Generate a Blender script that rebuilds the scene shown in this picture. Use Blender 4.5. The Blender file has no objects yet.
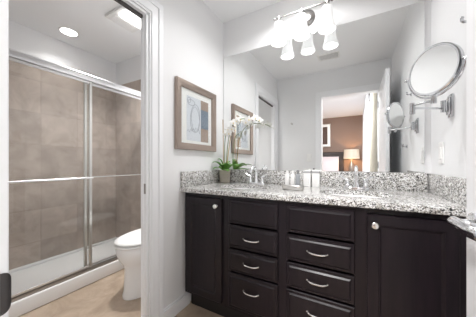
import bpy, bmesh, math, random
from mathutils import Vector, Matrix
from math import sin, cos, pi, radians
random.seed(7)
S = bpy.context.scene
COL = S.collection

# ------------------------------------------------------------------ camera
YAW = radians(28.85)
cam = bpy.data.cameras.new('camera'); camo = bpy.data.objects.new('camera', cam); COL.objects.link(camo)
cam.sensor_width = 36.0; cam.lens = 212.0 / 476.0 * 36.0
cam.shift_y = 4.5 / 476.0
cam.clip_start = 0.01
camo.location = (1.122, -1.742, 1.076); camo.rotation_euler = (pi / 2, 0, YAW)
S.camera = camo

# ------------------------------------------------------------------ world, exposure, large lights
w = bpy.data.worlds.new('world'); S.world = w; w.use_nodes = True
bg = w.node_tree.nodes['Background']; bg.inputs[0].default_value = (0.85, 0.92, 1.0, 1); bg.inputs[1].default_value = 1.2
vs = S.view_settings; vs.view_transform = 'Standard'; vs.look = 'None'; vs.gamma = 1.0; vs.exposure = 0.36; vs.use_curve_mapping = False
S.cycles.max_bounces = 12; S.cycles.diffuse_bounces = 6; S.cycles.glossy_bounces = 6; S.cycles.transparent_max_bounces = 12
S.cycles.use_denoising = True
S.cycles.sample_clamp_indirect = 6.0

def area(name, loc, rot, sx, sy, power, color=(1, 1, 1)):
    l = bpy.data.lights.new(name, 'AREA'); l.shape = 'RECTANGLE'; l.size = sx; l.size_y = sy; l.energy = power; l.color = color
    o = bpy.data.objects.new(name, l); COL.objects.link(o); o.location = loc; o.rotation_euler = rot
    return o
def disc_light(name, loc, r, power, color=(1, 1, 1)):
    o = area(name, loc, (0, 0, 0), r * 2, r * 2, power, color); o.data.shape = 'DISK'; return o
P_SHADE, P_BULB, P_BATH_FILL, P_SHOWER, P_FAN, P_WINDOW, P_BED_FILL = 0.47, 1.5, 6.7, 1.6, 4.0, 18.0, 9.0
area('bedroom_daylight', (1.66, -3.75, 1.3), (0, radians(90), 0), 2.0, 2.3, P_WINDOW, (1, 0.98, 0.95))
disc_light('bath_fill_light', (0.74, -0.37, 2.375), 0.12, P_BATH_FILL, (1, 0.99, 0.99)).data.spread = radians(152)  # added fill lamp above the view, evens out the bathroom brightness
disc_light('shower_downlight_light', (-1.48, -0.66, 2.42), 0.06, P_SHOWER, (1, 0.985, 0.965)).data.spread = radians(120)
area('fan_light', (-0.675, -0.49, 2.386), (0, 0, 0), 0.10, 0.21, 12.5, (1, 0.99, 0.98)).data.spread = radians(125)
disc_light('entry_fill_light', (0.72, -2.50, 2.42), 0.10, 52.0, (1, 0.99, 0.985))  # added fill behind the camera, brightens cabinet fronts and low walls through the doorway
disc_light('bedroom_fill_light', (0.2, -3.2, 2.42), 0.1, P_BED_FILL, (1, 0.93, 0.86))  # added unseen fill that lifts the bedroom, no fixture modelled

# ------------------------------------------------------------------ materials
def mat(name, color, rough=0.5, metal=0.0, **kw):
    m = bpy.data.materials.new(name); m.use_nodes = True
    b = m.node_tree.nodes['Principled BSDF']
    b.inputs['Base Color'].default_value = (*color, 1); b.inputs['Roughness'].default_value = rough; b.inputs['Metallic'].default_value = metal
    for k, v in kw.items(): b.inputs[k.replace('_', ' ')].default_value = v
    return m
def nodes(m): return m.node_tree.nodes, m.node_tree.links, m.node_tree.nodes['Principled BSDF']
def coords(n, l, scale=(1, 1, 1), rot=(0, 0, 0)):
    tc = n.new('ShaderNodeTexCoord'); mp = n.new('ShaderNodeMapping')
    mp.inputs['Scale'].default_value = scale; mp.inputs['Rotation'].default_value = rot
    l.new(tc.outputs['Object'], mp.inputs[0]); return mp.outputs[0]
def ramp(n, stops, interp='LINEAR'):
    r = n.new('ShaderNodeValToRGB'); r.color_ramp.interpolation = interp
    e = r.color_ramp.elements
    while len(e) < len(stops): e.new(0.5)
    for i, (p, c) in enumerate(stops): e[i].position = p; e[i].color = (*c, 1)
    return r
def add_bump(m, scale, strength, dist=0.002, detail=3):
    n, l, b = nodes(m)
    t = n.new('ShaderNodeTexNoise'); t.inputs['Scale'].default_value = scale; t.inputs['Detail'].default_value = detail
    l.new(coords(n, l), t.inputs['Vector'])
    bp = n.new('ShaderNodeBump'); bp.inputs['Strength'].default_value = strength; bp.inputs['Distance'].default_value = dist
    l.new(t.outputs[0], bp.inputs['Height']); l.new(bp.outputs[0], b.inputs['Normal'])

def paint(name, c, rough=0.55):
    m = mat(name, c, rough); add_bump(m, 220, 0.08, 0.001); return m
M = {}
M['wall'] = paint('wall_paint', (0.815, 0.82, 0.83))
M['ceil'] = paint('ceiling_paint', (0.88, 0.89, 0.90), 0.8)
M['trim'] = mat('trim_gloss_white', (0.88, 0.89, 0.91), 0.3)
M['taupe'] = paint('bedroom_brown_paint', (0.27, 0.185, 0.145))
M['carpet'] = mat('bedroom_carpet', (0.30, 0.26, 0.22), 0.95); add_bump(M['carpet'], 400, 0.5, 0.004)
M['chrome'] = mat('chrome', (0.64, 0.65, 0.67), 0.09, 1.0)
M['fixture'] = mat('vanity_light_nickel', (0.40, 0.39, 0.38), 0.25, 1.0)
M['polished'] = mat('polished_chrome', (0.86, 0.87, 0.89), 0.08, 1.0)
M['nickel'] = mat('brushed_nickel', (0.62, 0.61, 0.59), 0.28, 1.0)
M['satin'] = mat('satin_nickel_pulls', (0.86, 0.85, 0.83), 0.22, 1.0)
M['track'] = mat('shower_track_metal', (0.42, 0.41, 0.40), 0.3, 1.0)
M['alum'] = mat('shower_aluminium', (0.72, 0.72, 0.73), 0.28, 1.0)
M['bronze'] = mat('dark_bronze', (0.075, 0.07, 0.07), 0.4, 0.5)
M['bronze_light'] = mat('worn_bronze', (0.34, 0.32, 0.30), 0.55, 0.3)
M['mirror'] = mat('mirror_silver', (0.93, 0.94, 0.935), 0.0, 1.0)
M['porcelain'] = mat("porcelain", (0.90, 0.90, 0.90), 0.12)
M['acrylic'] = mat('white_acrylic', (0.82, 0.82, 0.82), 0.25)
M['plastic'] = mat('white_plastic', (0.85, 0.85, 0.84), 0.35)
M['dark'] = mat('dark_gasket', (0.03, 0.03, 0.03), 0.5)

def wood_espresso():
    m = mat('espresso_wood', (0.02, 0.014, 0.015), 0.3)
    n, l, b = nodes(m)
    t = n.new('ShaderNodeTexNoise'); t.inputs['Scale'].default_value = 6; t.inputs['Detail'].default_value = 6
    l.new(coords(n, l, (9, 9, 0.8)), t.inputs['Vector'])
    r = ramp(n, [(0.3, (0.0095, 0.0068, 0.009)), (0.7, (0.017, 0.0115, 0.0155))])
    l.new(t.outputs[0], r.inputs[0]); l.new(r.outputs[0], b.inputs['Base Color'])
    b.inputs['Specular IOR Level'].default_value = 0.3
    return m
M['espresso'] = wood_espresso()
M['kick'] = mat('toe_kick_black', (0.012, 0.010, 0.010), 0.5)

def granite():
    m = mat('speckled_granite', (0.6, 0.6, 0.6), 0.08, Specular_IOR_Level=0.7)
    n, l, b = nodes(m)
    co = coords(n, l)
    nz = n.new('ShaderNodeTexNoise'); nz.inputs['Scale'].default_value = 60; nz.inputs['Detail'].default_value = 4
    l.new(co, nz.inputs['Vector'])
    mx = n.new('ShaderNodeMix'); mx.data_type = 'VECTOR'; mx.inputs[0].default_value = 0.012
    l.new(co, mx.inputs[4]); l.new(nz.outputs['Color'], mx.inputs[5])
    v = n.new('ShaderNodeTexVoronoi'); v.inputs['Scale'].default_value = 225
    l.new(mx.outputs[1], v.inputs['Vector'])
    sp = n.new('ShaderNodeSeparateColor'); l.new(v.outputs['Color'], sp.inputs[0])
    r = ramp(n, [(0.0, (0.05, 0.05, 0.053)), (0.15, (0.15, 0.145, 0.14)), (0.29, (0.36, 0.345, 0.315)), (0.44, (0.60, 0.59, 0.565)), (0.60, (0.86, 0.86, 0.86))], 'CONSTANT')
    l.new(sp.outputs[0], r.inputs[0])
    n2 = n.new('ShaderNodeTexNoise'); n2.inputs['Scale'].default_value = 34; n2.inputs['Detail'].default_value = 5
    l.new(co, n2.inputs['Vector'])
    r2 = ramp(n, [(0.35, (0.80, 0.79, 0.77)), (0.55, (1, 1, 1))]); l.new(n2.outputs[0], r2.inputs[0])
    mm = n.new('ShaderNodeMix'); mm.data_type = 'RGBA'; mm.blend_type = 'MULTIPLY'; mm.inputs[0].default_value = 1.0
    l.new(r.outputs[0], mm.inputs[6]); l.new(r2.outputs[0], mm.inputs[7])
    l.new(mm.outputs[2], b.inputs['Base Color'])
    return m
M['granite'] = granite()

def tile(name, c1, c2, grout, size, rough, rotz=0.0, axes='xy', mortar=0.004, off=(0, 0), var=(.94, 1.03)):
    """square stone tiles on a grid along two object axes"""
    m = mat(name, c1, rough); n, l, b = nodes(m)
    tc = n.new('ShaderNodeTexCoord'); sep = n.new('ShaderNodeSeparateXYZ'); l.new(tc.outputs['Object'], sep.inputs[0])
    cb = n.new('ShaderNodeCombineXYZ')
    for i, a in enumerate(axes): l.new(sep.outputs['xyz'.index(a)], cb.inputs[i])
    mp = n.new('ShaderNodeMapping'); mp.inputs['Rotation'].default_value = (0, 0, rotz); mp.inputs['Location'].default_value = (off[0], off[1], 0)
    l.new(cb.outputs[0], mp.inputs[0])
    br = n.new('ShaderNodeTexBrick'); br.offset = 0.0; br.inputs['Scale'].default_value = 1.0
    br.inputs['Brick Width'].default_value = size; br.inputs['Row Height'].default_value = size; br.inputs['Mortar Size'].default_value = mortar
    br.inputs['Mortar Smooth'].default_value = 0.3
    br.inputs['Color1'].default_value = (*[var[0]] * 3, 1); br.inputs['Color2'].default_value = (*[var[1]] * 3, 1); br.inputs['Mortar'].default_value = (*grout, 1)
    l.new(mp.outputs[0], br.inputs['Vector'])
    nz = n.new('ShaderNodeTexNoise'); nz.inputs['Scale'].default_value = 5.5; nz.inputs['Detail'].default_value = 8; nz.inputs['Roughness'].default_value = 0.62; nz.inputs['Distortion'].default_value = 0.6
    l.new(tc.outputs['Object'], nz.inputs['Vector'])
    r = ramp(n, [(0.33, c2), (0.66, c1)]); l.new(nz.outputs[0], r.inputs[0])
    mm = n.new('ShaderNodeMix'); mm.data_type = 'RGBA'; mm.blend_type = 'MULTIPLY'; mm.inputs[0].default_value = 1.0
    l.new(r.outputs[0], mm.inputs[6]); l.new(br.outputs['Color'], mm.inputs[7]); l.new(mm.outputs[2], b.inputs['Base Color'])
    bp = n.new('ShaderNodeBump'); bp.inputs['Strength'].default_value = 0.3; bp.inputs['Distance'].default_value = 0.002; bp.invert = True
    l.new(br.outputs['Fac'], bp.inputs['Height']); l.new(bp.outputs[0], b.inputs['Normal'])
    return m
M['floor'] = tile('travertine_floor_tile', (0.52, 0.415, 0.325), (0.34, 0.26, 0.19), (0.98, 0.975, 0.97), 0.33, 0.35, 0.0, 'xy', 0.004, (0.1, 0.07))
SH1, SH2, SHG = (0.50, 0.425, 0.375), (0.36, 0.30, 0.255), (0.86, 0.85, 0.84)
M['tile_side'] = tile('shower_tile_long_wall', SH1, SH2, SHG, 0.33, 0.3, 0, 'yz', 0.004, (0.14, 0.06), (.84, 1.08))
M['tile_end'] = tile('shower_tile_end_wall', SH1, SH2, SHG, 0.33, 0.3, 0, 'xz', 0.004, (0.1, 0.06), (.84, 1.08))

def glass():
    m = bpy.data.materials.new('clear_glass'); m.use_nodes = True
    n, l = m.node_tree.nodes, m.node_tree.links; n.clear()
    o = n.new('ShaderNodeOutputMaterial'); t = n.new('ShaderNodeBsdfTransparent'); g = n.new('ShaderNodeBsdfGlossy'); mx = n.new('ShaderNodeMixShader'); f = n.new('ShaderNodeMath'); lw = n.new('ShaderNodeLayerWeight'); lw.inputs[0].default_value = 0.5; f.operation = 'MULTIPLY_ADD'; pw = n.new('ShaderNodeMath'); pw.operation = 'POWER'; pw.inputs[1].default_value = 4.0
    l.new(lw.outputs['Facing'], pw.inputs[0]); l.new(pw.outputs[0], f.inputs[0]); f.inputs[1].default_value = 0.7; f.inputs[2].default_value = 0.03
    t.inputs[0].default_value = (0.985, 0.99, 0.988, 1); g.inputs['Roughness'].default_value = 0.0
    l.new(f.outputs[0], mx.inputs[0]); l.new(t.outputs[0], mx.inputs[1]); l.new(g.outputs[0], mx.inputs[2]); l.new(mx.outputs[0], o.inputs[0])
    return m
M['glass'] = glass()
def emit(name, c, strength, diffuse=(0.8, 0.8, 0.8)):
    m = mat(name, diffuse, 0.3); b = m.node_tree.nodes['Principled BSDF']
    b.inputs['Emission Color'].default_value = (*c, 1); b.inputs['Emission Strength'].default_value = strength; return m
M['shade'] = emit('frosted_lamp_glass', (1, 0.995, 0.99), P_SHADE, (0.36, 0.36, 0.36))
M['bulb'] = emit('lamp_bulb', (1, 0.97, 0.93), 6)
M['canlens'] = emit('downlight_lens', (1, 0.97, 0.93), 6)
M['fanlens'] = emit('fan_light_lens', (1, 0.98, 0.96), P_FAN)
M['bedshade'] = emit('bedside_lamp_shade', (1, 0.75, 0.5), 0.30, (0.5, 0.45, 0.4))

def sheer():
    m = bpy.data.materials.new('sheer_curtain'); m.use_nodes = True
    n, l = m.node_tree.nodes, m.node_tree.links; n.clear()
    o = n.new('ShaderNodeOutputMaterial'); t = n.new('ShaderNodeBsdfTransparent'); d = n.new('ShaderNodeBsdfTranslucent'); e = n.new('ShaderNodeBsdfDiffuse')
    m1 = n.new('ShaderNodeMixShader'); m2 = n.new('ShaderNodeMixShader'); m1.inputs[0].default_value = 0.5; m2.inputs[0].default_value = 0.3
    for q in (d, e): q.inputs[0].default_value = (0.9, 0.9, 0.92, 1)
    l.new(d.outputs[0], m1.inputs[1]); l.new(e.outputs[0], m1.inputs[2]); l.new(m1.outputs[0], m2.inputs[1]); l.new(t.outputs[0], m2.inputs[2]); l.new(m2.outputs[0], o.inputs[0])
    return m
M['sheer'] = sheer()
M['drape'] = mat('beige_drape', (0.50, 0.47, 0.40), 0.9)
M['frame'] = mat('champagne_frame', (0.38, 0.31, 0.27), 0.32, 0.75)
M['frame_silver'] = mat('silver_frame', (0.72, 0.70, 0.68), 0.3, 0.8)
M['mat_board'] = mat('white_mat_board', (0.84, 0.84, 0.83), 0.9)
M['paper'] = mat('pale_print', (0.66, 0.69, 0.74), 0.9)
M['ink'] = mat('grey_ink_line', (0.27, 0.29, 0.34), 0.9)
M['tan'] = mat('tan_print', (0.34, 0.26, 0.215), 0.9)
M['slate'] = mat('slate_blue_print', (0.16, 0.21, 0.27), 0.9)
M['leaf'] = mat('orchid_leaf', (0.16, 0.36, 0.075), 0.45)
M['stem'] = mat('orchid_stem', (0.16, 0.22, 0.07), 0.5)
M['stake'] = mat('bamboo_stake', (0.50, 0.34, 0.19), 0.7)
M['petal'] = mat('white_petal', (0.86, 0.86, 0.84), 0.6, Subsurface_Weight=0.0)
M['lip'] = mat('orchid_lip', (0.75, 0.62, 0.30), 0.6)
M['pot'] = mat('grey_stone_pot', (0.40, 0.36, 0.31), 0.85); add_bump(M['pot'], 60, 0.5, 0.003)
M['soil'] = mat('bark_mix', (0.06, 0.04, 0.03), 0.95)
M['bottle_white'] = mat('white_bottle', (0.84, 0.84, 0.83), 0.35)
M['bottle_grey'] = mat('grey_bottle', (0.34, 0.36, 0.38), 0.3)
M['carton_band'] = mat('carton_grey_band', (0.42, 0.42, 0.43), 0.6)
M['cap'] = mat('grey_cap', (0.22, 0.22, 0.23), 0.4)
M['headboard'] = mat('dark_headboard', (0.035, 0.022, 0.02), 0.5)
M['linen'] = mat('pale_linen', (0.78, 0.70, 0.73), 0.9)
M['canvas'] = mat('brown_canvas', (0.13, 0.085, 0.07), 0.8)
M['nightwood'] = mat('nightstand_wood', (0.06, 0.035, 0.025), 0.4)
M['lampbase'] = mat('bedside_lamp_base', (0.35, 0.30, 0.26), 0.3, 0.6)
M['winframe'] = mat('window_frame_white', (0.8, 0.8, 0.8), 0.4)

# ------------------------------------------------------------------ mesh helpers
class MB:
    def __init__(self): self.bm = bmesh.new(); self.mi = 0
    def _mark(self, faces):
        for f in faces: f.material_index = self.mi
    def box(self, x0, x1, y0, y1, z0, z1, bev=0.0, seg=2):
        t = bmesh.new(); r = bmesh.ops.create_cube(t, size=1.0)
        for v in t.verts: v.co = Vector(((x0 + x1) / 2 + v.co.x * (x1 - x0), (y0 + y1) / 2 + v.co.y * (y1 - y0), (z0 + z1) / 2 + v.co.z * (z1 - z0)))
        if bev > 0: bmesh.ops.bevel(t, geom=list(t.edges), offset=bev, segments=seg, affect='EDGES', profile=0.5)
        self.merge(t); return self
    def merge(self, t, mtx=None):
        vm = {}
        for v in t.verts: vm[v] = self.bm.verts.new(mtx @ v.co if mtx else v.co)
        for f in t.faces:
            try: nf = self.bm.faces.new([vm[v] for v in f.verts]); nf.material_index = self.mi
            except ValueError: pass
        t.free()
    def loft(self, rings, cap0=True, cap1=True, closed=True):
        rs = [[self.bm.verts.new(Vector(p)) for p in r] for r in rings]; fs = []
        k = len(rs[0])
        for a, b in zip(rs, rs[1:]):
            for i in range(k if closed else k - 1):
                j = (i + 1) % k
                fs.append(self.bm.faces.new((a[i], a[j], b[j], b[i])))
        if cap0: fs.append(self.bm.faces.new(list(reversed(rs[0]))))
        if cap1: fs.append(self.bm.faces.new(rs[-1]))
        self._mark(fs); return self
    def lathe(self, prof, n=32, mtx=None, cap0=True, cap1=True):
        """prof: (r, z) pairs about local Z"""
        mtx = mtx or Matrix.Identity(4)
        rings = [[mtx @ Vector((max(r, 1e-5) * cos(2 * pi * i / n), max(r, 1e-5) * sin(2 * pi * i / n), z)) for i in range(n)] for r, z in prof]
        return self.loft(rings, cap0, cap1)
    def tube(self, pts, r, n=12, cap=True):
        pts = [Vector(p) for p in pts]; rr = r if isinstance(r, (list, tuple)) else [r] * len(pts)
        rings = []; up = None
        for i, p in enumerate(pts):
            d = (pts[min(i + 1, len(pts) - 1)] - pts[max(i - 1, 0)]).normalized()
            if up is None: up = Vector((0, 0, 1)) if abs(d.z) < 0.9 else Vector((1, 0, 0))
            s = d.cross(up).normalized(); up = s.cross(d).normalized()
            rings.append([p + rr[i] * (cos(2 * pi * k / n) * s + sin(2 * pi * k / n) * up) for k in range(n)])
        return self.loft(rings, cap, cap)
    def cyl(self, a, b, r, n=24): return self.tube([a, b], r, n)
    def sphere(self, c, rx, ry=None, rz=None, mtx=None, seg=16):
        t = bmesh.new(); bmesh.ops.create_uvsphere(t, u_segments=seg, v_segments=seg // 2, radius=1.0)
        ry = ry or rx; rz = rz or rx
        for v in t.verts:
            p = Vector((v.co.x * rx, v.co.y * ry, v.co.z * rz)); v.co = (mtx @ p if mtx else p) + Vector(c)
        self.merge(t); return self
    def build(self, name, m, parent=None, smooth=True, angle=35):
        bmesh.ops.recalc_face_normals(self.bm, faces=list(self.bm.faces))
        me = bpy.data.meshes.new(name); self.bm.to_mesh(me); self.bm.free()
        for q in (m if isinstance(m, (list, tuple)) else [m]): me.materials.append(q)
        if smooth:
            for p in me.polygons: p.use_smooth = True
            me.set_sharp_from_angle(angle=radians(angle))
        o = bpy.data.objects.new(name, me); COL.objects.link(o)
        if parent is not None: o.parent = parent; o.matrix_parent_inverse = parent_inv(parent)
        return o
def world_m(o):
    m = Matrix.LocRotScale(o.location, o.rotation_euler, o.scale)
    return world_m(o.parent) @ o.matrix_parent_inverse @ m if o.parent else m
def parent_inv(p): return world_m(p).inverted()
def tag(o, label=None, cat=None, group=None, kind=None):
    if label: o['label'] = label
    if cat: o['category'] = cat
    if group: o['group'] = group
    if kind: o['kind'] = kind
    return o
def empty(name, loc, label, cat, group=None):
    o = bpy.data.objects.new(name, None); COL.objects.link(o); o.location = loc; o.empty_display_size = 0.05
    return tag(o, label, cat, group)
def struct(o, label=None): 
    o['kind'] = 'structure'
    if label: o['label'] = label
    return o
def copy_tree(o, parent=None):
    c = o.copy(); COL.objects.link(c)
    if parent is not None: c.parent = parent; c.matrix_parent_inverse = o.matrix_parent_inverse.copy()
    for ch in list(o.children): copy_tree(ch, c)
    return c
def bezier(p0, p1, p2, p3, n=14):
    P = [Vector(p) for p in (p0, p1, p2, p3)]
    return [(1 - t) ** 3 * P[0] + 3 * (1 - t) ** 2 * t * P[1] + 3 * (1 - t) * t * t * P[2] + t ** 3 * P[3] for t in [i / n for i in range(n + 1)]]

# ------------------------------------------------------------------ dimensions (metres; mirror wall is y = 0, picture wall is x = 0)
XR = 1.54          # right wall
YR = -1.65         # rear wall, bathroom face
H = 2.44
XT = -1.75         # far long wall of the shower
YB = -5.25         # far bedroom wall
DL0, DL1, DLH = -1.52, -0.862, 2.00     # opening into the toilet room
DX0, DX1, DXH = 0.688, 1.405, 2.05      # doorway to the bedroom

# ------------------------------------------------------------------ shell
struct(MB().box(XT - .1, XR + .1, YR - .12, .1, -.05, 0).build('floor', M['floor']), 'tan mottled stone tile floor of the bathroom')
struct(MB().box(-2.6, XR + .1, YB - .1, YR - .12, -.05, 0).build('floor_bedroom', M['carpet']), 'bedroom floor beyond the doorway')
struct(MB().box(XT - .1, XR + .1, YR - .12, .1, H, H + .05).build('ceiling', M['ceil']), 'white bathroom ceiling')
struct(MB().box(-2.6, XR + .1, YB - .1, YR - .12, H, H + .05).build('ceiling_bedroom', M['ceil']), 'white bedroom ceiling seen in the mirror')
struct(MB().box(XT - .1, XR + .1, 0, .1, 0, H).build('wall_back', M['wall']), 'white wall behind the mirror')
struct(MB().box(XR, XR + .1, YR - .12, 0, 0, H).build('wall_right', M['wall']), 'white wall carrying the shaving mirror')
b = MB(); b.box(-.05, 0, DL1, 0, 0, H); b.box(-.05, 0, YR, DL0, 0, H); b.box(-.05, 0, DL0, DL1, DLH, H)
struct(b.build('wall_left', M['wall'], smooth=False), 'white wall with the framed print and the toilet doorway')
b = MB(); b.box(XT, DX0 - .012, YR - .12, YR, 0, H); b.box(DX1 + .012, XR, YR - .12, YR, 0, H); b.box(DX0 - .012, DX1 + .012, YR - .12, YR, DXH + .012, H)
struct(b.build('wall_rear', M['wall'], smooth=False), 'white wall with the bedroom doorway, seen in the mirror')
struct(MB().box(XT - .1, XT, YR, 0, 0, H).build('wall_shower', M['wall']), 'white wall above the shower tiles')
struct(MB().box(XT, XT + .012, YR + .01, -.012, .065, 2.12).build('wall_shower_tile', M['tile_side']), 'brown stone tiles on the long shower wall')
struct(MB().box(XT + .012, -.90, -.012, 0, .065, 2.12).build('wall_shower_end_tile', M['tile_end']), 'brown stone tiles on the end wall of the shower')
struct(MB().box(-2.6, XR + .1, YB - .1, YB, 0, H).build('wall_bedroom', M['taupe']), 'brown bedroom wall behind the bed')
struct(MB().box(-2.6, -2.5, YB, YR - .12, 0, H).build('wall_bedroom_left', M['wall']), 'pale bedroom side wall')
b = MB(); WX = 1.52; WY0, WY1, WZ0, WZ1 = -4.9, -2.6, 0.3, 2.25
b.box(WX, WX + .1, YB, WY0, 0, H); b.box(WX, WX + .1, WY1, YR - .12, 0, H); b.box(WX, WX + .1, WY0, WY1, 0, WZ0); b.box(WX, WX + .1, WY0, WY1, WZ1, H)
struct(b.build('wall_bedroom_right', M['wall'], smooth=False), 'bedroom window wall behind the curtains')
b = MB()
for y0, y1 in ((WY0, WY0 + .05), (WY1 - .05, WY1), ((WY0 + WY1) / 2 - .03, (WY0 + WY1) / 2 + .03)): b.box(WX + .02, WX + .07, y0, y1, WZ0, WZ1)
b.box(WX + .02, WX + .07, WY0, WY1, WZ0, WZ0 + .05); b.box(WX + .02, WX + .07, WY0, WY1, WZ1 - .05, WZ1)
wn = struct(b.build('window_1', M['winframe'], smooth=False), 'white bedroom window behind the sheer curtain')
MB().box(WX + .04, WX + .046, WY0 + .05, WY1 - .05, WZ0 + .05, WZ1 - .05).build('glass', M['glass'], wn)

# casings, jambs and baseboards
def casing_box(b, x0, x1, y0, y1, z0, z1): b.box(x0, x1, y0, y1, z0, z1, .004, 2)
b = MB()      # toilet doorway: casing on the bathroom side with a stepped profile, jamb lining
CW = .105
for (ya, yb_) in ((DL1 + .006, DL1 + CW), (DL0 - CW, DL0 - .006)):
    inner, outer = (ya, yb_) if ya > DL1 else (yb_, ya)
    sgn = 1 if outer > inner else -1
    casing_box(b, .0, .010, min(inner, outer), max(inner, outer), 0, DLH + CW)
    casing_box(b, .010, .016, min(inner + sgn * .012, outer), max(inner + sgn * .012, outer), 0, DLH + CW)
    casing_box(b, .016, .022, min(inner + sgn * .062, outer), max(inner + sgn * .062, outer), 0, DLH + CW)
casing_box(b, .0, .0098, DL0 - CW + .002, DL1 + CW - .002, DLH + .006, DLH + CW - .001)
casing_box(b, .0098, .0158, DL0 - CW + .002, DL1 + CW - .002, DLH + .018, DLH + CW - .001)
casing_box(b, .0158, .0218, DL0 - CW + .002, DL1 + CW - .002, DLH + .068, DLH + CW - .001)
struct(b.build('trim_1', M['trim'], angle=20), 'white casing of the toilet doorway')
b = MB()
b.box(-.052, .001, DL1 - .010, DL1, 0, DLH); b.box(-.052, .001, DL0, DL0 + .010, 0, DLH); b.box(-.052, .001, DL0, DL1, DLH - .010, DLH)
b.box(-.040, -.028, DL1 - .014, DL1 - .010, 0, DLH - .010)
struct(b.build('trim_2', M['trim'], smooth=False), 'white jamb lining of the toilet doorway')
struct(MB().box(-.042, -.024, DL0 + .010, DL1 - .018, DLH - .026, DLH - .010).build('trim_3', M['bronze'], smooth=False), 'dark sliding track under the toilet doorway header')
b = MB()
CB = .085
for x0, x1 in ((DX0 - CB, DX0 - .004), (DX1 + .004, DX1 + CB)):
    casing_box(b, x0, x1, YR, YR + .010, 0, DXH + CB); 
    xo0, xo1 = (x0, x1 - .03) if x1 < 1 else (x0 + .03, x1)
    casing_box(b, xo0, xo1, YR + .010, YR + .016, 0, DXH + CB)
casing_box(b, DX0 - CB + .001, DX1 + CB - .001, YR, YR + .0098, DXH + .004, DXH + CB - .001)
casing_box(b, DX0 - CB + .001, DX1 + CB - .001, YR + .0098, YR + .0158, DXH + .034, DXH + CB - .001)
struct(b.build('trim_4', M['trim'], angle=20), 'white casing of the bedroom doorway, seen in the mirror')
b = MB()
b.box(DX0 - .012, DX0, YR - .122, YR + .016, 0, DXH + .012, .002); b.box(DX1, DX1 + .012, YR - .122, YR + .002, 0, DXH + .012); b.box(DX0, DX1, YR - .122, YR + .002, DXH, DXH + .012)
struct(b.build('trim_5', M['trim'], angle=20), 'white jamb of the bedroom doorway at the left edge of the photo')
def baseboard(name, pts, label):
    b = MB()
    for x0, x1, y0, y1, ax in pts:
        b.box(x0, x1, y0, y1, 0, .085, .002); 
        if ax == 'x+': b.box(x0, x0 + (x1 - x0) * .55, y0, y1, .085, .10, .003)
        elif ax == 'y+': b.box(x0, x1, y0, y0 + (y1 - y0) * .55, .085, .10, .003)
        elif ax == 'x-': b.box(x1 - (x1 - x0) * .55, x1, y0, y1, .085, .10, .003)
    return struct(b.build(name, M['trim'], angle=20), label)
baseboard('baseboard_left', [(0.0, .016, DL1 + CW + .001, -.49, 'x+')], 'white baseboard beside the cabinet')
baseboard('baseboard_rear', [(0.02, DX0 - CB - .002, YR, YR + .016, 'y+')], 'white baseboard under the light switch')
baseboard('baseboard_right', [(XR - .016, XR, YR + .02, -.56, 'x-')], 'white baseboard behind the open door')
baseboard('baseboard_toilet', [(-.9 + .02, -.06, -.016, 0, 'y-')], 'white baseboard behind the toilet')

# ------------------------------------------------------------------ rear door leaf, lever, strike plates
def raised(b, x0, x1, z0, z1, y, prof, sgn=-1):
    """nested rectangles (inset, depth) standing out of the plane y towards sgn*y"""
    rings = [[(x0 + i, y + sgn * d, z0 + i), (x1 - i, y + sgn * d, z0 + i), (x1 - i, y + sgn * d, z1 - i), (x0 + i, y + sgn * d, z1 - i)] for i, d in prof]
    return b.loft(rings)
LX, LY0, LY1 = 1.398, YR + .022, -.905     # leaf stands open, left face at LX
b = MB(); b.box(LX, LX + .035, LY0, LY1, .012, DXH - .005, .002)
ym = (LY0 + LY1) / 2
for z0, z1 in ((.22, .80), (1.02, 1.60), (1.70, 1.93)):
    for y0, y1 in ((LY0 + .10, ym - .05), (ym + .05, LY1 - .10)):
        for fx, s in ((LX, -1), (LX + .035, 1)):
            rings = [[(fx + s * d, y0 + i, z0 + i), (fx + s * d, y1 - i, z0 + i), (fx + s * d, y1 - i, z1 - i), (fx + s * d, y0 + i, z1 - i)] for i, d in ((0, -.004), (0, .004), (.012, .004), (.02, .0005), (.035, .0005), (.05, .0035))]
            b.loft(rings)
leaf = tag(struct(b.build('door_1', M['trim'], angle=20)), 'white panelled bathroom door standing open at the right edge')
for s, fx in ((-1, LX), (1, LX + .035)):
    b = MB()
    yy, zz = -.957, .915
    b.lathe([(.031, 0), (.031, .005), (.026, .010), (.012, .012), (.0115, .036)], 28, Matrix.Translation((fx, yy, zz)) @ Matrix.Rotation(s * pi / 2, 4, 'Y'))
    ax = fx + s * .039
    if s < 0:
        rings = []
        for t, wd, ht, xo in ((-.016, .009, .009, 0), (-.008, .014, .016, 0), (.01, .014, .017, 0), (.04, .011, .016, -.002), (.08, .0095, .015, -.003), (.112, .0095, .015, .003), (.122, .006, .009, .006)):
            rings.append([(ax + xo + wd * cos(2 * pi * k / 16), yy - t, zz + ht * sin(2 * pi * k / 16)) for k in range(16)])
        b.loft(rings)
    else:
        b.lathe([(.0115, .03), (.02, .04), (.026, .05), (.02, .06), (.001, .062)], 20, Matrix.Translation((fx, yy, zz)) @ Matrix.Rotation(pi / 2, 4, 'Y'))
    b.build('door_handle', M['polished'], leaf)['label'] = 'chrome lever handle' if s < 0 else 'chrome handle on the far face'
for zz in (.25, 1.05, 1.85):
    MB().cyl((LX - .004, LY0 - .008, zz - .045), (LX - .004, LY0 - .008, zz + .045), .006, 12).build('hinge', M['chrome'], leaf)
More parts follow.
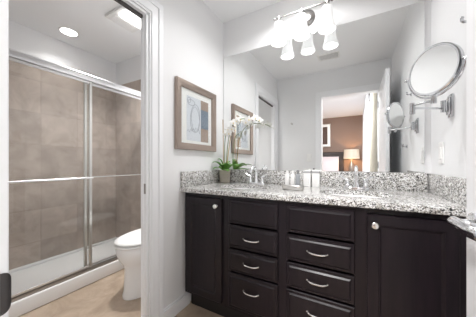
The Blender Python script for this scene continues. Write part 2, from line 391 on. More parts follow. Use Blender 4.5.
# strike plate with rounded lip on the bedroom doorway jamb
sp = empty('strike_plate', (DX0, YR + .006, .882), 'dark bronze strike plate with curved lip on the bedroom door jamb', 'strike plate')
MB().box(DX0, DX0 + .0025, YR - .028, YR + .006, .864, .922, .001).build('plate', M['bronze_light'], sp)
b = MB(); rings = []
for k in range(13):
    t = k / 12; y = YR + .006 + .0125 * sin(t * pi / 2); x = DX0 + .0015 + .001 - .010 * (1 - cos(t * pi / 2)) * .6
    hh = .029 * math.sqrt(max(.06, 1 - .97 * t ** 2.2))
    rings.append([(x, y, .893 - hh), (x + .002, y, .893 - hh), (x + .002, y, .893 + hh), (x, y, .893 + hh)])
b.loft(rings).build('lip', M['bronze'], sp)['label'] = 'dark curved lip'
tag(MB().box(-.022, -.006, DL1 - .0125, DL1 - .0102, .885, .948, .0008).build('strike_plate', M['bronze_light'], smooth=False), 'small grey strike plate on the jamb of the toilet doorway', 'strike plate')

# ------------------------------------------------------------------ vanity cabinet
VX0, VX1, VF, VB = .022, 1.522, -.555, -.004
KZ, CZ = .125, .864
van = empty('vanity_cabinet', (.77, -.28, 0), 'espresso brown double vanity cabinet under the speckled granite top', 'cabinet')
b = MB()
b.box(VX0, VX0 + .018, VF + .018, VB, KZ, CZ); b.box(VX1 - .018, VX1, VF + .018, VB, KZ, CZ)
b.box(VX0 + .018, VX1 - .018, VF + .018, VB, KZ, KZ + .018); b.box(VX0 + .018, VX1 - .018, VB - .006, VB, KZ + .018, CZ)
# face frame
for x0, x1 in ((VX0, .05), (.345, .412), (.728, .79), (1.116, 1.18), (1.485, VX1)): b.box(x0, x1, VF, VF + .018, KZ, CZ)
for x0, x1 in ((.05, .345), (.412, .728), (.79, 1.116), (1.18, 1.485)):
    b.box(x0, x1, VF + .0002, VF + .018, CZ - .025, CZ); b.box(x0, x1, VF + .0002, VF + .018, KZ, KZ + .03)
b.build('carcass', M['espresso'], van, smooth=False)
MB().box(VX0 + .002, VX1, VF + .065, VF + .085, 0, KZ).box(VX0 + .002, VX0 + .02, VF + .085, VB, 0, KZ).build('toe_kick', M['kick'], van, smooth=False)
DOORP = ((0, 0), (0, .016), (.003, .019), (.044, .019), (.047, .0165), (.050, .0165), (.056, .011), (.062, .011))
DRAWP = ((0, 0), (0, .010), (.003, .013), (.016, .0145), (.024, .020), (.028, .020))
def knob(parent, x, z):
    MB().lathe([(.009, 0), (.009, .002), (.0055, .004), (.0055, .014), (.0155, .019), (.0165, .024), (.013, .029), (.001, .031)], 24, Matrix.Translation((x, VF - .019, z)) @ Matrix.Rotation(pi / 2, 4, 'X')).build('knob', M['satin'], parent)['label'] = 'brushed nickel knob'
def pull(parent, x, z):
    b = MB(); L = .050; yo = VF - .019
    pts = []
    for k in range(17):
        t = -1 + k / 8
        pts.append((x + t * L, yo - .002 - .018 * (1 - t ** 4), z - .004 - .004 * (1 - t * t)))
    b.tube(pts, .0042, 10)
    for s in (-1, 1): b.lathe([(.0055, 0), (.0055, .002), (.0045, .004)], 14, Matrix.Translation((x + s * L, yo, z - .004)) @ Matrix.Rotation(pi / 2, 4, 'X'))
    b.build('handle', M['satin'], parent)['label'] = 'curved nickel bar handle'
for x0, x1, kx in ((.043, .352, .317), (1.173, 1.492, 1.203)):
    d = raised(MB(), x0, x1, .148, .836, VF, DOORP).build('door', M['espresso'], van, angle=12)
    knob(d, kx, .79)
for x0, x1, cx in ((.405, .735, .568), (.784, 1.122, .95)):
    for i, (z0, z1) in enumerate(((.69, .842), (.534, .678), (.383, .522), (.148, .371))):
        d = raised(MB(), x0, x1, z0, z1, VF, DRAWP).build('drawer' if i else 'false_drawer_front', M['espresso'], van, angle=12)
        if i: pull(d, cx, (z0 + z1) / 2 + (.005 if i < 3 else .03))

# ------------------------------------------------------------------ counter with undermount sinks
TZ0, TZ1, CF = CZ + .001, .896, -.590
SINKS = ((.39, -.295), (1.12, -.295)); SA, SB = .195, .155
def ell(cx, cy, a, bb, z, n=48, p=2.4):
    out = []
    for i in range(n):
        t = 2 * pi * i / n; c, s = cos(t), sin(t)
        out.append(Vector((cx + a * math.copysign(abs(c) ** (2 / p), c), cy + bb * math.copysign(abs(s) ** (2 / p), s), z)))
    return out
b = MB(); bm = b.bm
def ring_verts(pts): return [bm.verts.new(p) for p in pts]
outer = [(.001, CF), (XR - .001, CF), (XR - .001, -.001), (.001, -.001)]
lv = {}
for key, z, ins in (('bot', TZ0, .004), ('b2', TZ0 + .004, 0), ('t1', TZ1 - .005, 0), ('t2', TZ1 - .0015, .0015), ('top', TZ1, .005)):
    lv[key] = ring_verts([(x, y + (ins if y == CF else 0), z) for x, y in outer])
ks = ['bot', 'b2', 't1', 't2', 'top']
for a, c in zip(ks, ks[1:]):
    for i in range(4):
        j = (i + 1) % 4; bm.faces.new((lv[a][i], lv[a][j], lv[c][j], lv[c][i]))
def fill(loop, holes):
    es = []
    for lp in [loop] + holes:
        for i in range(len(lp)):
            v1, v2 = lp[i], lp[(i + 1) % len(lp)]
            es.append(bm.edges.get((v1, v2)) or bm.edges.new((v1, v2)))
    bmesh.ops.triangle_fill(bm, use_beauty=True, use_dissolve=False, edges=es)
hb, ht = [], []
for cx, cy in SINKS:
    hb.append(ring_verts(ell(cx, cy, SA, SB, TZ0))); ht.append(ring_verts(ell(cx, cy, SA, SB, TZ1)))
    for i in range(48):
        j = (i + 1) % 48; bm.faces.new((hb[-1][i], hb[-1][j], ht[-1][j], ht[-1][i]))
fill(lv['top'], ht); fill(lv['bot'], hb)
top = tag(b.build('countertop', M['granite'], angle=30), 'grey and black speckled granite countertop on the dark vanity', 'countertop')
SPZ = 1.012
MB().box(.0225, XR - .0225, -.022, -.001, TZ1 + .0002, SPZ, .002).build('backsplash', M['granite'], top)
MB().box(.001, .0222, CF + .006, -.001, TZ1 + .0002, SPZ, .004, 3).build('side_splash', M['granite'], top)
MB().box(XR - .0222, XR - .001, CF + .006, -.001, TZ1 + .0002, SPZ, .004, 3).build('side_splash', M['granite'], top)
for i, (cx, cy) in enumerate(SINKS):
    t = empty('sink', (cx, cy, TZ0 - .14), ('white undermount sink near the orchid', 'white undermount sink near the wall with the round mirror')[i], 'sink', 'undermount sinks in the countertop')
    b = MB()
    prof = [(1.10, TZ0 - .0005), (1.015, TZ0 - .0005), (.985, TZ0 - .012), (.95, TZ0 - .05), (.85, TZ0 - .10), (.6, TZ0 - .132), (.25, TZ0 - .142), (.12, TZ0 - .144)]
    inn = [ell(cx, cy, SA * f, SB * f, z) for f, z in prof]
    out = [ell(cx, cy, SA * (f + .05), SB * (f + .05), z - .008) for f, z in reversed(prof)]
    b.loft(inn + out, False, False)
    # close the rim and the bottom
    b.build('basin', M['porcelain'], t)
    MB().lathe([(.012, TZ0 - .146), (.030, TZ0 - .1455), (.030, TZ0 - .141), (.022, TZ0 - .1395), (.006, TZ0 - .1395)], 24, Matrix.Translation((cx, cy, 0))).build('drain', M['chrome'], t)

def faucet(cx, label):
    cy, z = -.078, TZ1 + .0005
    t = empty('faucet', (cx, cy, z), label, 'faucet', 'chrome faucets on the countertop')
    b = MB(); rings = [ell(cx, cy, .078 * f, .024 * f ** .5, z + h, 32, 3.0) for f, h in ((1, 0), (1, .008), (.96, .013), (.9, .015))]
    b.loft(rings).build('base', M['polished'], t)
    b = MB()
    b.lathe([(.020, .013), (.018, .03), (.0135, .05), (.0125, .10)], 20, Matrix.Translation((cx, cy, z)))
    pts = [Vector((cx, cy, z + .09))] + bezier((cx, cy, z + .10), (cx, cy, z + .155), (cx, cy - .09, z + .180), (cx, cy - .115, z + .098), 14)
    b.tube(pts, [.0125] + [.0125 - .003 * i / 14 for i in range(15)], 16)
    b.build('spout', M['polished'], t)
    for s in (-1, 1):
        b = MB(); hx = cx + s * .054
        b.lathe([(.018, .013), (.019, .02), (.014, .032), (.0105, .048), (.014, .056), (.014, .064), (.006, .072), (.001, .073)], 20, Matrix.Translation((hx, cy, z)))
        b.tube(bezier((hx, cy, z + .062), (hx + s * .015, cy - .005, z + .068), (hx + s * .03, cy - .01, z + .080), (hx + s * .048, cy - .012, z + .092), 8), [.007, .0068, .0065, .006, .0055, .0052, .005, .0055, .004], 10)
        b.build('handle', M['polished'], t)
    return t
faucet(.385, 'chrome faucet with two levers behind the sink near the orchid')
faucet(1.13, 'chrome faucet with two levers behind the sink nearer the round mirror')

# ------------------------------------------------------------------ wall mirror
tag(MB().box(.006, 1.508, -.007, -.001, SPZ + .002, 2.098, .0015, 1).build('wall_mirror', M['mirror'], smooth=False), 'wide frameless mirror on the wall above the vanity', 'mirror')

# ------------------------------------------------------------------ vanity light
LXc, LYc, LZ = .775, -.128, 2.216
vl = empty('vanity_light', (LXc, 0, 2.235), 'three-shade chrome bath light bar above the mirror', 'wall light')
b = MB(); b.lathe([(.066, .001), (.066, .010), (.058, .018), (.03, .024), (.001, .026)], 36, Matrix.Translation((LXc + .01, 0, 2.225)) @ Matrix.Rotation(pi / 2, 4, 'X')); b.build('backplate', M['fixture'], vl)
MB().tube(bezier((LXc + .01, -.02, 2.225), (LXc + .01, -.07, 2.235), (LXc + .005, -.10, 2.235), (LXc, LYc, LZ), 8), .007, 12).build('arm', M['fixture'], vl)
b = MB(); b.cyl((LXc - .205, LYc, LZ), (LXc + .205, LYc, LZ), .0055, 14)
for s in (-1, 1): b.sphere((LXc + s * .208, LYc, LZ), .010)
b.build('rod', M['fixture'], vl)
SHP = [(.026, 2.182), (.034, 2.176), (.037, 2.16), (.038, 2.13), (.040, 2.10), (.045, 2.07), (.052, 2.045), (.058, 2.027), (.060, 2.016)]
for k in (-1, 0, 1):
    x = LXc + k * .176
    MB().lathe([(.006, LZ + .012), (.009, LZ + .008), (.009, LZ - .010), (.016, LZ - .016), (.022, LZ - .026), (.025, LZ - .040)], 22, Matrix.Translation((x, LYc, 0))).build('socket_cup', M['fixture'], vl)
    inner = [(r - .004, z) for r, z in reversed(SHP)]
    sh = MB().lathe(SHP + inner, 36, Matrix.Translation((x, LYc, 0)), False, False).build('lamp_shade', M['shade'], vl); sh['label'] = 'lit frosted bell glass shade'
    MB().sphere((x, LYc, 2.145), .022, .022, .032).build('bulb', M['bulb'], sh)
    l = bpy.data.lights.new('vanity_bulb_light', 'POINT'); l.energy = P_BULB; l.shadow_soft_size = .02; l.color = (1, .97, .93)
    lo = bpy.data.objects.new('vanity_bulb_light', l); COL.objects.link(lo); lo.location = (x, LYc, 2.08)

# ------------------------------------------------------------------ framed print on the left wall
FY0, FY1, FZ0, FZ1 = -.642, -.162, 1.176, 1.690
def frame_mesh(b, plane, a0, a1, z0, z1, prof):
    """picture moulding: prof (inset, depth); plane maps (a, depth, z)->xyz"""
    rings = [[plane(a0 + i, d, z0 + i), plane(a1 - i, d, z0 + i), plane(a1 - i, d, z1 - i), plane(a0 + i, d, z1 - i)] for i, d in prof]
    b.loft(rings + [rings[0]], False, False)
PL = lambda a, d, z: (.001 + d, a, z)
pf = empty('framed_print', (.001, (FY0 + FY1) / 2, FZ0), 'framed line print with tan and blue panel on the wall beside the doorway', 'picture')
b = MB(); frame_mesh(b, PL, FY0, FY1, FZ0, FZ1, ((0, 0), (0, .024), (.004, .030), (.012, .031), (.040, .026), (.050, .020), (.052, .012), (.052, .0))); b.build('frame', M['frame'], pf, angle=25)
MB().box(.003, .009, FY0 + .05, FY1 - .05, FZ0 + .05, FZ1 - .05).build('mat_board', M['mat_board'], pf, smooth=False)
b = MB(); b.mi = 0; b.box(.009, .0100, -.527, -.359, 1.25, 1.592)
b.mi = 1; b.box(.009, .0102, -.359, -.258, 1.25, 1.36); b.box(.009, .0102, -.359, -.258, 1.515, 1.592)
b.mi = 2; b.box(.009, .0101, -.359, -.258, 1.36, 1.515)
b.mi = 3
oval = lambda cy, cz, ry, rz, tilt=0, n=40: [(.0106, cy + ry * cos(t) + tilt * rz * sin(t), cz + rz * sin(t)) for t in [2 * pi * k / n for k in range(n + 1)]]
b.tube(oval(-.43, 1.43, .055, .11, .08), .0017, 6); b.tube(oval(-.425, 1.42, .048, .10, -.05), .0014, 6)
b.tube(oval(-.475, 1.545, .04, .022, .2), .0014, 6); b.tube(oval(-.50, 1.56, .018, .02, 0), .0014, 6)
b.tube([(.0106, -.52 + .008 * k, 1.32 + .012 * sin(k * 1.7) + .002 * k) for k in range(14)], .0014, 6)
b.tube([(.0106, -.40 + .006 * k, 1.33 + .02 * sin(k * .9)) for k in range(6)], .0014, 6)
b.mi = 0
b.build('print', [M['paper'], M['tan'], M['slate'], M['ink']], pf, smooth=False)
MB().box(.0125, .0135, FY0 + .05, FY1 - .05, FZ0 + .05, FZ1 - .05).build('glass', M['glass'], pf, smooth=False)

# ------------------------------------------------------------------ shaving mirror on the right wall
sm = empty('shaving_mirror', (XR, -.324, 1.355), 'round chrome swing-arm shaving mirror on the white wall', 'mirror')
b = MB(); b.box(XR - .010, XR - .001, -.352, -.296, 1.30, 1.412, .003); b.box(XR - .018, XR - .010, -.344, -.304, 1.314, 1.398, .003); b.cyl((XR - .032, -.324, 1.328), (XR - .032, -.324, 1.386), .010, 18); b.box(XR - .032, XR - .016, -.331, -.317, 1.335, 1.380); b.build('wall_plate', M['chrome'], sm)
J1, J2 = Vector((1.372, -.404, 0)), Vector((1.426, -.508, 0)); Bk = Vector((XR - .032, -.324, 0))
def at(v, z): return (v.x, v.y, z)
MB().cyl(at(Bk, 1.348), at(J1, 1.348), .0055, 12).build('arm', M['chrome'], sm)
MB().cyl(at(J1, 1.318), at(J1, 1.372), .011, 18).build('joint', M['chrome'], sm)
MB().cyl(at(J1, 1.362), at(J2, 1.352), .0055, 12).build('arm', M['chrome'], sm)
MB().cyl(at(J2, 1.338), at(J2, 1.372), .011, 18).build('joint', M['chrome'], sm)
MC = Vector((1.4256, -.508, 1.484)); MR = .105
u = Vector((.612, -.791, 0)).normalized(); nh = Vector((-u.y * -1, -u.x, 0)); nh = Vector((u.y, -u.x, 0)).normalized()
tilt = radians(1); nrm = (nh * cos(tilt) + Vector((0, 0, 1)) * sin(tilt)).normalized(); vv = nrm.cross(u).normalized()
R = Matrix((u, vv, nrm)).transposed().to_4x4(); T = Matrix.Translation(MC) @ R
hd = MB().lathe([(MR - .006, -.0115), (MR, -.012), (MR + .004, -.008), (MR + .0045, 0), (MR + .004, .008), (MR, .012), (MR - .006, .0115), (MR - .007, .007), (MR - .007, -.007), (MR - .006, -.0115)], 56, T, False, False).build('rim', M['chrome'], sm)
for s in (-1, 1):
    MB().lathe([(.001, -.001), (MR - .0065, -.001), (MR - .0065, .001), (.001, .001)], 56, T @ Matrix.Translation((0, 0, s * .0085))).build('mirror_glass', M['mirror'], sm)
b = MB()   # yoke: half ring below the disc with pivot pins
yk = MR + .0125
ring = [MC + yk * (cos(t) * u + sin(t) * Vector((0, 0, 1))) for t in [pi + pi * k / 24 for k in range(25)]]
b.tube(ring, .0038, 10); b.cyl(MC + Vector((0, 0, -yk - .004)), at(J2, 1.365), .006, 12)
for s in (-1, 1):
    b.cyl(MC + s * u * (MR + .003), MC + s * u * (MR + .024), .004, 12); b.sphere(MC + s * u * (MR + .024), .0075)
b.build('yoke', M['chrome'], sm)

# robe hooks on the right wall
def hook(y, z, label):
    b = MB(); b.lathe([(.016, .001), (.016, .005), (.008, .009)], 20, Matrix.Translation((XR, y, z)) @ Matrix.Rotation(-pi / 2, 4, 'Y'))
    b.tube(bezier((XR - .006, y, z), (XR - .028, y, z - .006), (XR - .036, y, z + .004), (XR - .032, y, z + .016), 8), .0055, 10)
    b.sphere((XR - .032, y, z + .017), .0065)
    tag(b.build('robe_hook', M['chrome']), label, 'hook')
hook(-.535, 1.655, 'small chrome robe hook high on the wall above the round mirror')
hook(-.70, 1.225, 'small chrome robe hook low on the wall beside the open door')

# switch plates
def plate(name, plane, a, z, label, hw=.036, hh=.059):
    t = empty(name, plane(a, 0, z), label, 'switch plate')
    b = MB(); frame_rings = [[plane(a + sx * (hw - i), d, z + sz * (hh - i)) for sx, sz in ((-1, -1), (1, -1), (1, 1), (-1, 1))] for i, d in ((0, .001), (0, .004), (.003, .0065))]
    b.loft(frame_rings).build('plate', M['plastic'], t, angle=20)
    b = MB(); b.loft([[plane(a + sx * (.017 - i), d, z + sz * (.034 - i)) for sx, sz in ((-1, -1), (1, -1), (1, 1), (-1, 1))] for i, d in ((0, .006), (0, .009), (.002, .0105))]).build('rocker', M['plastic'], t, angle=20)
plate('outlet_plate', lambda a, d, z: (XR - d, a, z), -.19, 1.13, 'white outlet plate on the wall below the round mirror')
plate('light_switch', lambda a, d, z: (a, YR + d, z), .51, 1.155, 'white light switch beside the bedroom doorway, seen in the mirror')
b = MB(); b.lathe([(.016, .001), (.016, .006), (.007, .010), (.007, .03), (.014, .034), (.014, .040), (.001, .043)], 20, Matrix.Translation((.245, YR, 1.70)) @ Matrix.Rotation(-pi / 2, 4, 'X'))
tag(b.build('coat_peg', M['nickel']), 'small metal coat peg on the white wall opposite the mirror', 'hook')

# ceiling vent over the room
vt = empty('ceiling_vent', (.83, -1.20, H), 'white slatted air vent in the bathroom ceiling, seen in the mirror', 'vent')
b = MB(); PV = lambda x, d, y: (x, y, H - .001 - d); frame_mesh(b, PV, .70, .96, -1.29, -1.11, ((0, 0), (0, .004), (.004, .008), (.02, .008), (.022, .004), (.022, 0))); b.build('frame', M['plastic'], vt, smooth=False)
b = MB()
for k in range(6): y = -1.258 + k * .0233; b.box(.722, .938, y, y + .011, H - .007, H - .004)
b.build('slats', M['plastic'], vt, smooth=False); MB().box(.722, .938, -1.268, -1.132, H - .003, H - .0012).build('duct', M['cap'], vt, smooth=False)

# added bathroom fill fixture, shower and fan lights
def downlight(x, y, label):
    t = empty('recessed_light', (x, y, H), label, 'ceiling light', None)
    MB().lathe([(.070, H - .0008), (.088, H - .0008), (.088, H - .006), (.081, H - .009), (.070, H - .006), (.070, H - .0008)], 40, Matrix.Translation((x, y, 0)), False, False).build('ring', M['plastic'], t)
    MB().lathe([(.001, H - .0012), (.0695, H - .0012), (.0695, H - .005), (.001, H - .007)], 40, Matrix.Translation((x, y, 0))).build('lens', M['canlens'], t)
downlight(-1.48, -.66, 'lit round recessed light in the ceiling over the shower')
cl = empty('added_flush_light', (.74, -.37, H), 'added round flush fill light on the bathroom ceiling, above the view', 'ceiling light')  # invented fixture out of view, housing for the added bathroom fill
MB().lathe([(.001, H - .001), (.135, H - .001), (.135, H - .022), (.120, H - .024), (.001, H - .024)], 40, Matrix.Translation((.74, -.37, 0))).build('base', M['nickel'], cl)
MB().lathe([(.001, H - .0245), (.118, H - .0245), (.112, H - .045), (.07, H - .058), (.001, H - .062)], 40, Matrix.Translation((.74, -.37, 0))).build('lens', M['canlens'], cl)
fn = empty('exhaust_fan_light', (-.74, -.47, H), 'lit square exhaust fan light on the toilet room ceiling', 'fan light')
FX, FYc = -.74, -.49
MB().box(FX - .15, FX + .15, FYc - .14, FYc + .14, H - .028, H - .001, .008, 2).build('housing', M['plastic'], fn)
MB().box(FX + .01, FX + .12, FYc - .11, FYc + .11, H - .05, H - .0285, .01, 3).build('lens', M['fanlens'], fn)
b = MB()
for k in range(5): b.box(FX - .135 + k * .022, FX - .125 + k * .022, FYc - .11, FYc + .11, H - .032, H - .0285)
b.build('grille', M['plastic'], fn, smooth=False)

# ------------------------------------------------------------------ shower
SX = -.93
pan = empty('shower_pan', (-1.34, -.8, 0), 'white shower pan with raised threshold behind the glass doors', 'shower pan')
b = MB(); y0, y1, x0 = YR + .01, -.001, XT + .002
b.box(x0, SX - .07, y0, y1, 0.001, .035); b.box(x0, x0 + .03, y0, y1, .035, .064, .006); b.box(x0 + .03, SX - .07, y1 - .03, y1, .035, .064, .006); b.box(x0 + .03, SX - .07, y0, y0 + .03, .035, .064, .006)
b.build('base', M['acrylic'], pan)
MB().box(SX - .07, SX, y0, y1, .001, .115, .012, 4).build('threshold', M['acrylic'], pan)
enc = empty('shower_enclosure', (SX - .035, -.8, .115), 'framed sliding glass shower enclosure with chrome rails', 'shower door')
xc = SX - .037; HZ0, HZ1 = 1.805, 1.862
b = MB(); b.box(xc - .028, xc + .028, y0 + .002, -.014, HZ0, HZ1, .006, 2); b.box(xc - .032, xc + .032, y0 + .002, -.014, HZ1 - .014, HZ1 - .004, .003, 2); b.build('header_rail', M['alum'], enc)
b = MB(); b.box(xc - .026, xc + .026, y0 + .002, -.014, .116, .126, .002, 1); b.box(xc - .004, xc + .004, y0 + .002, -.014, .126, .142); b.box(xc + .018, xc + .026, y0 + .002, -.014, .126, .140); b.build('bottom_track', M['track'], enc)
MB().box(xc - .020, xc + .020, -.042, -.014, .144, HZ0 - .002, .002, 1).build('wall_post', M['alum'], enc)
def slider(xo, ya, yb, bar_side, label):
    d = MB().box(xo - .003, xo + .003, ya + .018, yb - .018, .155, HZ0 - .012).build('sliding_door', M['glass'], enc, smooth=False); d['label'] = label
    for sy0, sy1 in ((ya, ya + .022), (yb - .022, yb)): MB().box(xo - .009, xo + .009, sy0, sy1, .145, HZ0 - .003, .002, 1).build('stile', M['nickel'], d)
    MB().box(xo - .008, xo + .008, ya + .022, yb - .022, .145, .165, .002, 1).build('rail', M['alum'], d); MB().box(xo - .008, xo + .008, ya + .022, yb - .022, HZ0 - .023, HZ0 - .003, .002, 1).build('rail', M['alum'], d)
    b = MB(); bx = xo + bar_side * .042
    b.cyl((bx, ya + .012, .945), (bx, yb - .012, .945), .0085 if bar_side > 0 else .005, 14)
    for yy in (ya + .012, yb - .012): b.cyl((xo + bar_side * .009, yy, .945), (bx, yy, .945), .007, 12)
    b.build('towel_bar', M['alum'], d)
slider(xc + .013, y0 + .05, -.705, 1, 'outer sliding glass panel with towel bar')
slider(xc - .013, -.755, -.046, -1, 'inner sliding glass panel')

# ------------------------------------------------------------------ toilet
tx = -.465
toi = empty('toilet', (tx, -.40, 0), 'white toilet with closed lid beside the shower', 'toilet')
def egg(yb, yf, hw, z, n=40, split=.45):
    yc = yb + (yf - yb) * split; out = []
    for i in range(n):
        t = 2 * pi * i / n; c, s = cos(t), sin(t)
        yy = yc + s * ((yf - yc) if s > 0 else (yc - yb)) * 1.0
        out.append((tx + hw * math.copysign(abs(c) ** .9, c), yy, z))
    return out
b = MB()
secs = [(-.16, -.715, .122, .001), (-.16, -.718, .125, .02), (-.165, -.708, .118, .06), (-.17, -.702, .114, .16), (-.17, -.702, .116, .235), (-.16, -.715, .138, .27), (-.14, -.742, .172, .31), (-.12, -.757, .187, .355), (-.115, -.762, .191, .39), (-.12, -.756, .187, .410)]
b.loft([egg(a, c, d, z) for a, c, d, z in secs]).build('bowl', M['porcelain'], toi, angle=60)
b = MB(); b.loft([egg(-.20, -.766, .187, .413), egg(-.195, -.772, .192, .418), egg(-.195, -.772, .192, .428), egg(-.20, -.766, .187, .432)]).build('seat', M['plastic'], toi, angle=60)
b = MB(); b.loft([egg(-.20, -.764, .187, .4415), egg(-.195, -.770, .191, .446), egg(-.20, -.766, .187, .457), egg(-.23, -.735, .155, .467), egg(-.30, -.65, .08, .472)]).build('lid', M['plastic'], toi, angle=60)
MB().box(tx - .22, tx + .22, -.195, -.012, .40, .74, .03, 4).build('tank', M['porcelain'], toi, angle=50)
MB().box(tx - .23, tx + .23, -.205, -.006, .742, .775, .012, 3).build('tank_lid', M['porcelain'], toi, angle=50)
b = MB(); b.cyl((tx - .15, -.194, .69), (tx - .15, -.21, .69), .012, 16); b.tube([(tx - .15, -.212, .69), (tx - .11, -.215, .688), (tx - .08, -.215, .685)], .006, 10); b.build('flush_lever', M['chrome'], toi)

# ------------------------------------------------------------------ orchid
ox, oy, oz = .080, -.100, TZ1 + .0005
orc = empty('potted_orchid', (ox, oy, oz), 'white orchid in a grey stone pot in the counter corner', 'plant')
MB().lathe([(.041, 0), (.047, .004), (.051, .06), (.052, .112), (.048, .114), (.046, .108), (.045, .100)], 32, Matrix.Translation((ox, oy, oz)), True, False).build('pot', M['pot'], orc)
MB().lathe([(.001, .100), (.0445, .100), (.0445, .105), (.001, .109)], 24, Matrix.Translation((ox, oy, oz))).build('potting_bark', M['soil'], orc)
def leaf_mesh(p0, p1, p2, wid):
    b = MB(); pts = bezier(p0, (Vector(p0) * .4 + Vector(p1) * .6), (Vector(p1) * .6 + Vector(p2) * .4), p2, 10); rt, rb_ = [], []
    for i, p in enumerate(pts):
        d = (pts[min(i + 1, 10)] - pts[max(i - 1, 0)]).normalized(); s = d.cross(Vector((0, 0, 1))).normalized(); nn = s.cross(d).normalized()
        wv = wid * (sin(pi * min(1, .12 + .88 * i / 10)) ** .6) * (1 if i < 10 else .05)
        rt.append([p - s * wv + nn * wv * .25, p + nn * -.0005, p + s * wv + nn * wv * .25, p + s * wv + nn * (wv * .25 + .0015), p + nn * .0015, p - s * wv + nn * (wv * .25 + .0015)])
    b.loft(rt); return b
top0 = oz + .106
for (dx, dy, dz, wd) in ((-.052, -.12, .075, .024), (.085, -.06, .060, .028), (.135, .01, .045, .026), (-.03, -.14, .022, .022), (.05, -.12, .055, .028), (.165, -.05, .05, .025), (.02, .055, .08, .022), (-.045, -.05, .105, .021), (.10, -.11, .0, .025), (.01, -.10, .03, .026)):
    leaf_mesh((ox + dx * .1, oy + dy * .1, top0), (ox + dx * .55, oy + dy * .55, top0 + dz + .035), (ox + dx, oy + dy, top0 + dz), wd).build('leaf', M['leaf'], orc)
stemA = bezier((ox + .01, oy, top0), (ox + .03, oy, 1.20), (ox + .03, oy - .01, 1.46), (ox + .19, oy - .03, 1.455), 20) + bezier((ox + .19, oy - .03, 1.455), (ox + .27, oy - .035, 1.45), (ox + .32, oy - .04, 1.44), (ox + .36, oy - .04, 1.41), 8)[1:]
stemB = bezier((ox - .01, oy + .01, top0), (ox - .02, oy + .02, 1.20), (ox - .01, oy + .01, 1.37), (ox + .045, oy - .01, 1.365), 14)
for st in (stemA, stemB): MB().tube(st, .0030, 8).build('stem', M['stem'], orc)
for (a, c) in (((ox - .005, oy - .012, top0 - .01), (ox - .008, oy - .02, 1.47)), ((ox + .012, oy - .005, top0 - .01), (ox + .055, oy + .015, 1.33))): MB().cyl(a, c, .0035, 8).build('stake', M['stake'], orc)
def flower(c, face, size, roll=0):
    face = Vector(face).normalized(); s = face.cross(Vector((0, 0, 1))).normalized(); up = s.cross(face).normalized(); c = Vector(c)
    b = MB()
    for ang, ln, wd in ((90, 1, .48), (18, 1.02, .78), (162, 1.02, .78), (-50, .95, .45), (-130, .95, .45)):
        th = radians(ang) + roll; dr = s * cos(th) + up * sin(th); sd = -s * sin(th) + up * cos(th)
        rings = []
        for i in range(7):
            t = i / 6; wv = size * wd * .5 * (sin(pi * (.08 + .84 * t)) ** .7); p = c + dr * size * ln * t + face * size * (.22 * t - .30 * t * t)
            rings.append([p - sd * wv, p + face * size * .04, p + sd * wv, p + sd * wv + face * .0008, p + face * (size * .04 + .001), p - sd * wv + face * .0008])
        b.loft(rings)
    f = b.build('flower', M['petal'], orc, angle=60)
    MB().sphere(c + face * size * .16 - up * size * .08, size * .16, size * .16, size * .2, seg=10).build('lip', M['lip'], f)
rn = random.Random(3)
for i, k in enumerate((12, 14, 16, 18, 19, 21, 23, 25, 27)):
    p = stemA[k] + Vector((rn.uniform(-.015, .015), rn.uniform(-.035, .01), rn.uniform(-.035, .012)))
    flower(p, (.6 + rn.uniform(-.4, .3), -1, rn.uniform(-.2, .3)), .031 + rn.uniform(0, .007), rn.uniform(-.4, .4))
for k in (11, 14): flower(stemB[k] + Vector((rn.uniform(-.01, .01), -.02, rn.uniform(-.02, .01))), (.5, -1, .1), .026, rn.uniform(-.4, .4))
b = MB()
for k in range(3): b.sphere(stemA[-1] + Vector((.016 * k + .008, 0, -.012 * k)), .008 - .0015 * k, None, .010 - .002 * k, None, 10)
b.build('buds', M['petal'], orc)

# ------------------------------------------------------------------ amenity tray with bottles
ax_, ay_ = .757, -.315
tr = MB(); R_ = [ell(ax_, ay_, .072 * f, .036 * f, TZ1 + .0005 + h, 40, 3.2) for f, h in ((.90, 0), (.99, .006), (1.0, .020), (.98, .032), (.94, .034), (.92, .026), (.90, .014), (.2, .012))]
tag(tr.loft(R_).build('amenity_tray', M['nickel'], angle=50), 'small rounded metal tray holding bottles on the granite counter', 'tray')
def bottle(dx, dy, mm, hgt, r, label):
    z = TZ1 + .0135; x, y = ax_ + dx, ay_ + dy
    t = empty('toiletry_bottle', (x, y, z), label, 'bottle', 'toiletry bottles in the metal tray')
    b = MB()
    b.loft([ell(x, y, r * f, r * f * .8, z + hh, 24, 3.5) for f, hh in ((.92, 0), (1, .004), (1, hgt * .86), (.85, hgt * .93), (.45, hgt * .96))]).build('body', mm, t, angle=50)
    MB().lathe([(r * .55, hgt * .95), (r * .55, hgt + .018), (r * .4, hgt + .021)], 20, Matrix.Translation((x, y, z))).build('cap', M['cap'] if mm is M['bottle_grey'] else mm, t)
bottle(-.038, 0, M['bottle_white'], .098, .0145, 'slim white toiletry bottle in the tray, at the orchid end')
bottle(-.002, .006, M['bottle_white'], .095, .0145, 'white toiletry bottle in the middle of the metal tray')
bottle(.034, -.002, M['bottle_grey'], .098, .0145, 'grey toiletry bottle in the metal tray')

def carton(x, label):
    y, z = -.058, TZ1 + .0005
    t = empty('toiletry_carton', (x, y, z), label, 'box', 'small white cartons against the backsplash')
    MB().box(x - .027, x + .027, y - .018, y + .018, z, z + .102, .002).build('body', M['bottle_white'], t)
    MB().box(x - .0272, x + .0272, y - .0182, y + .0182, z + .102, z + .116, .002).build('band', M['carton_band'], t)['label'] = 'grey band'
    MB().box(x - .027, x + .027, y - .018, y + .018, z + .116, z + .126, .002).build('flap', M['bottle_white'], t)
carton(.803, 'small white carton with grey band against the backsplash, next to the metal tray')
carton(.866, 'small white carton with grey band against the backsplash, on the faucet side of its twin')

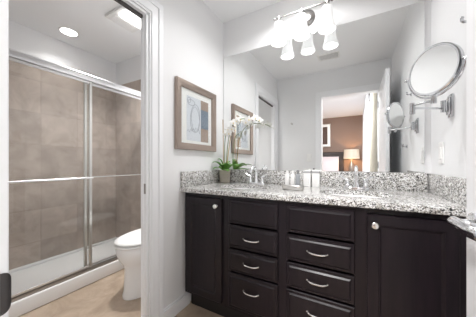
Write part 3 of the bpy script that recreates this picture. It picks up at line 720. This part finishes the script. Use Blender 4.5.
# ------------------------------------------------------------------ bedroom seen in the mirror
bed = empty('bed', (-.15, -4.3, 0), 'bed with tall dark headboard against the brown wall, seen in the mirror', 'bed')
MB().box(-1.1, .84, YB + .01, YB + .09, .1, 1.40, .02, 3).build('headboard', M['headboard'], bed)
MB().box(-1.05, .78, YB + .10, -3.25, .12, .40, .02, 2).build('bed_base', M['headboard'], bed)
MB().box(-1.05, .78, YB + .10, -3.25, .405, .72, .06, 4).build('mattress', M['linen'], bed)
for i, (px, py, lean, lab) in enumerate(((.44, YB + .30, .25, 'white pillow leaning on the headboard at the lamp side of the bed'), (-.18, YB + .30, .25, 'white pillow leaning on the headboard in the middle of the bed'), (.02, YB + .72, .35, 'white pillow in front of the row on the bed'))):
    b = MB(); rings = []
    n = 12; hw, hh = .28, .26 if i < 2 else .20
    for k in range(n + 1):
        t = -1 + 2 * k / n; th = .075 * (1 - t ** 4) + .004; ww = hw * (1 - .06 * (1 - t * t) * 0)
        zc = .74 + hh * (1 + t); yo = py - lean * (hh * t)
        rings.append([(px + ww * math.copysign(abs(cos(a)) ** .5, cos(a)), yo + th * math.copysign(abs(sin(a)) ** 1.2, sin(a)), zc) for a in [2 * pi * j / 20 for j in range(20)]])
    b.loft(rings); tag(b.build('pillow', M['linen'], angle=70), lab, 'pillow', 'white pillows on the bed')
ns = empty('nightstand', (1.06, YB + .3, 0), 'dark nightstand between bed and curtain, seen in the mirror', 'nightstand')
MB().box(.86, 1.24, YB + .06, YB + .46, .08, .66, .005, 1).build('body', M['nightwood'], ns)
MB().box(.85, 1.25, YB + .05, YB + .47, .662, .69, .005, 1).build('top', M['nightwood'], ns)
MB().box(.88, 1.22, YB + .461, YB + .478, .42, .64, .004, 1).build('drawer', M['nightwood'], ns)
bl = empty('table_lamp', (1.04, YB + .27, .691), 'lit bedside lamp with drum shade on the nightstand, seen in the mirror', 'lamp')
MB().lathe([(.09, .691), (.09, .705), (.03, .72), (.05, .80), (.075, .92), (.05, 1.05), (.02, 1.12), (.012, 1.25)], 28, Matrix.Translation((1.04, YB + .27, 0))).build('base', M['lampbase'], bl)
MB().lathe([(.20, 1.20), (.185, 1.45), (.182, 1.45), (.197, 1.20)], 36, Matrix.Translation((1.04, YB + .27, 0)), False, False).build('lamp_shade', M['bedshade'], bl)
l = bpy.data.lights.new('table_lamp_light', 'POINT'); l.energy = 9; l.shadow_soft_size = .05; l.color = (1, .62, .32)
lo = bpy.data.objects.new('table_lamp_light', l); COL.objects.link(lo); lo.location = (1.04, YB + .27, 1.27)
bp_ = empty('framed_picture', (.21, YB + .01, 1.56), 'silver framed picture on the brown wall over the bed, seen in the mirror', 'picture')
PB = lambda a, d, z: (a, YB + .002 + d, z)
b = MB(); frame_mesh(b, PB, -.06, .48, 1.56, 2.26, ((0, 0), (0, .02), (.02, .035), (.08, .03), (.09, .015), (.09, 0))); b.build('frame', M['frame_silver'], bp_, angle=25)
MB().box(.02, .40, YB + .003, YB + .012, 1.64, 2.18).build('canvas', M['canvas'], bp_)
def curtain(name, x, ya, yb, z0, z1, amp, folds, m, label):
    b = MB(); n = folds * 8; rings = []
    for z in [z0 + (z1 - z0) * k / 6 for k in range(7)]:
        f = 1.15 - .3 * (z - z0) / (z1 - z0); r1, r2 = [], []
        for i in range(n + 1):
            t = i / n; y = ya + (yb - ya) * t; xx = x + amp * f * sin(2 * pi * folds * t)
            r1.append((xx, y, z)); r2.append((xx + .002, y, z))
        rings.append(r1 + list(reversed(r2)))
    return tag(b.loft(rings).build(name, m, angle=80), label, 'curtain')
curtain('sheer_curtain', 1.34, -5.05, -3.0, .02, 2.40, .035, 14, M['sheer'], 'white sheer curtain along the bedroom window, seen in the mirror')
curtain('drape', 1.40, -2.85, -2.25, .02, 2.40, .04, 6, M['drape'], 'beige drape drawn back beside the bedroom window, seen in the mirror')
b = MB(); b.cyl((1.37, -5.1, 2.415), (1.37, -2.15, 2.415), .012, 12)
for y in (-5.0, -3.6, -2.3): b.cyl((1.37, y, 2.415), (WX - .001, y, 2.415), .008, 10)
tag(b.build('curtain_rod', M['bronze']), 'dark curtain rod above the bedroom window curtains, seen in the mirror', 'curtain rod')
